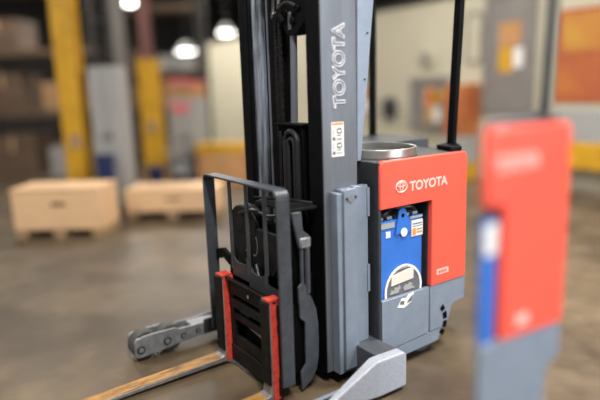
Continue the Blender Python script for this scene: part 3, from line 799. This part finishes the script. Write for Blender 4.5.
bm = B(); box(bm, W - .13, W - .001, 8.83, 9.03, 1.36, 1.58); obj('dispenser_top', bm, M['card2'], t, .02)
t = thing('wall_speaker', 'faint grey speaker high on the cream wall', 'speaker', (W, 7.2, 1.95))
bm = B(); prism(bm, rrect(7.06, 7.37, 1.96, 2.28, .10), W - .08, W - .001, 'x'); obj('speaker_case', bm, M['wall'], t, .02)
bm = B(); prism(bm, rrect(7.12, 7.31, 2.0, 2.20, .07), W - .086, W - .08, 'x'); obj('grille', bm, M['colg'], t)
t = thing('picture_frame', 'thin grey frame round a cream sheet at the right of the wall', 'frame', (W, 6.1, 1.95))
bm = B(); plate_hole(bm, rrect(6.03, 6.36, 1.95, 2.78, .08), rrect(6.07, 6.32, 1.99, 2.74, .05), W - .03, W - .001, 'x'); obj('frame', bm, M['colg'], t)
bm = B(); box(bm, W - .012, W - .001, 6.06, 6.33, 1.98, 2.75); obj('sheet', bm, M['wall'], t)
# orange vending machine behind the guard post
t = thing('vending_machine', 'orange and red machine against the wall right of the guard post', 'machine', (7.7, 6.1, 0))
bm = B(); box(bm, 7.55, 7.98, 6.02, 6.46, .76, 1.62); obj('cabinet_top', bm, M['orangem'], t, .02)
bm = B(); box(bm, 7.56, 7.98, 6.02, 6.46, .30, .76); obj('cabinet_base', bm, M['lgrey'], t, .01)
bm = B(); box(bm, 7.55, 7.98, 6.02, 6.46, .0, .30); obj('plinth', bm, M['yellow'], t, .01)
t = thing('wall_mural', 'big orange and red poster at the right end of the wall', 'poster', (W, 4.3, 1.3))
bm = B(); box(bm, W - .02, W - .001, 3.4, 4.74, 1.30, 2.62); obj('poster_sheet', bm, M['orange'], t)
bm = B(); box(bm, W - .03, W - .02, 3.5, 4.64, 2.02, 2.56); obj('upper_half', bm, M['mural2'], t)
t = thing('safety_barrier', 'yellow and pale grey barrier on the floor under the orange poster', 'barrier', (7.6, 4.0, 0))
bm = B(); box(bm, 7.70, 7.80, 3.3, 4.55, .76, 1.22); obj('upper_panel', bm, M['lgrey'], t, .01)
bm = B(); box(bm, 7.68, 7.82, 3.3, 4.60, .38, .76); obj('rail', bm, M['yellow'], t, .02)
for y in (3.35, 4.40):
    bm = B(); box(bm, 7.72, 7.79, y, y + .09, 0, .38); obj('post', bm, M['yellow'], t)

# ================================================================== LIGHT
def area(name, loc, rot, sx, sy, power, col=(1, .96, .9)):
    l = bpy.data.lights.new(name, 'AREA'); l.shape = 'RECTANGLE'; l.size = sx; l.size_y = sy; l.energy = power; l.color = col
    o = bpy.data.objects.new(name, l); COL.objects.link(o); o.location = loc; o.rotation_euler = rot; return o
def strip_light(x, y, z, length, power, label):
    t = thing('ceiling_light', label, 'lamp', (x, y, z), 'ceiling lights')
    bm = B(); box(bm, x - .16, x + .16, y - length / 2, y + length / 2, z, z + .08); obj('housing', bm, M['lgrey'], t)
    area('tube_light', (x, y, z - .02), (0, 0, 0), .3, length, power)
strip_light(.6, -.4, 5.1, 2.4, 330, 'long ceiling light above and behind the viewer')
strip_light(4.6, .8, 5.1, 2.4, 330, 'long ceiling light to the right of the truck')
strip_light(-1.5, 5.2, 5.1, 2.4, 160, 'long ceiling light to the left of the forks')
strip_light(5.4, 15.4, 5.1, 2.4, 330, 'added long ceiling light brightening the far end of the cream wall')  # extra unseen strip, put in to brighten the wall's far end
strip_light(5.9, 6.0, 5.1, 2.4, 215, 'long ceiling light in front of the cream wall')
strip_light(5.9, 12.2, 5.1, 2.4, 200, 'long ceiling light above the cabinet and rack')
strip_light(1.5, 10.5, 5.1, 2.4, 120, 'long ceiling light above the crates')
# added cool fill light from the viewer's right, no real opening there
area('side_fill', (3.2, -4.6, 2.0), (math.radians(82), 0, math.radians(8)), 4.5, 3.2, 260, (.86, .93, 1))

w = bpy.data.worlds.new('hall_world'); S.world = w; w.use_nodes = True
bg = w.node_tree.nodes['Background']; bg.inputs['Color'].default_value = (.86, .90, 1, 1); bg.inputs['Strength'].default_value = .36

# ================================================================== CAMERA
R = ((0.8163999669551044, -0.5766703104946532, -0.030699298847121977), (-0.13777443917819757, -0.14287282303650767, -0.9801048721166078), (0.5608112854292768, 0.8043871638903614, -0.19609179662490522))
cam = bpy.data.cameras.new('camera'); co = bpy.data.objects.new('camera', cam); COL.objects.link(co)
m3 = Matrix((R[0], [-a for a in R[1]], [-a for a in R[2]])).transposed()
co.matrix_world = Matrix.Translation((0, 0, 1.62)) @ m3.to_4x4()
cam.sensor_width = 36; cam.lens = 555.43 * 36 / 600
cam.dof.use_dof = True; cam.dof.focus_distance = 3.13; cam.dof.aperture_fstop = (cam.lens / 1000) / .110
cam.clip_end = 100
S.camera = co
vs = S.view_settings
vs.view_transform = 'Standard'; vs.look = 'None'; vs.gamma = 1; vs.use_curve_mapping = False; vs.exposure = 0.35
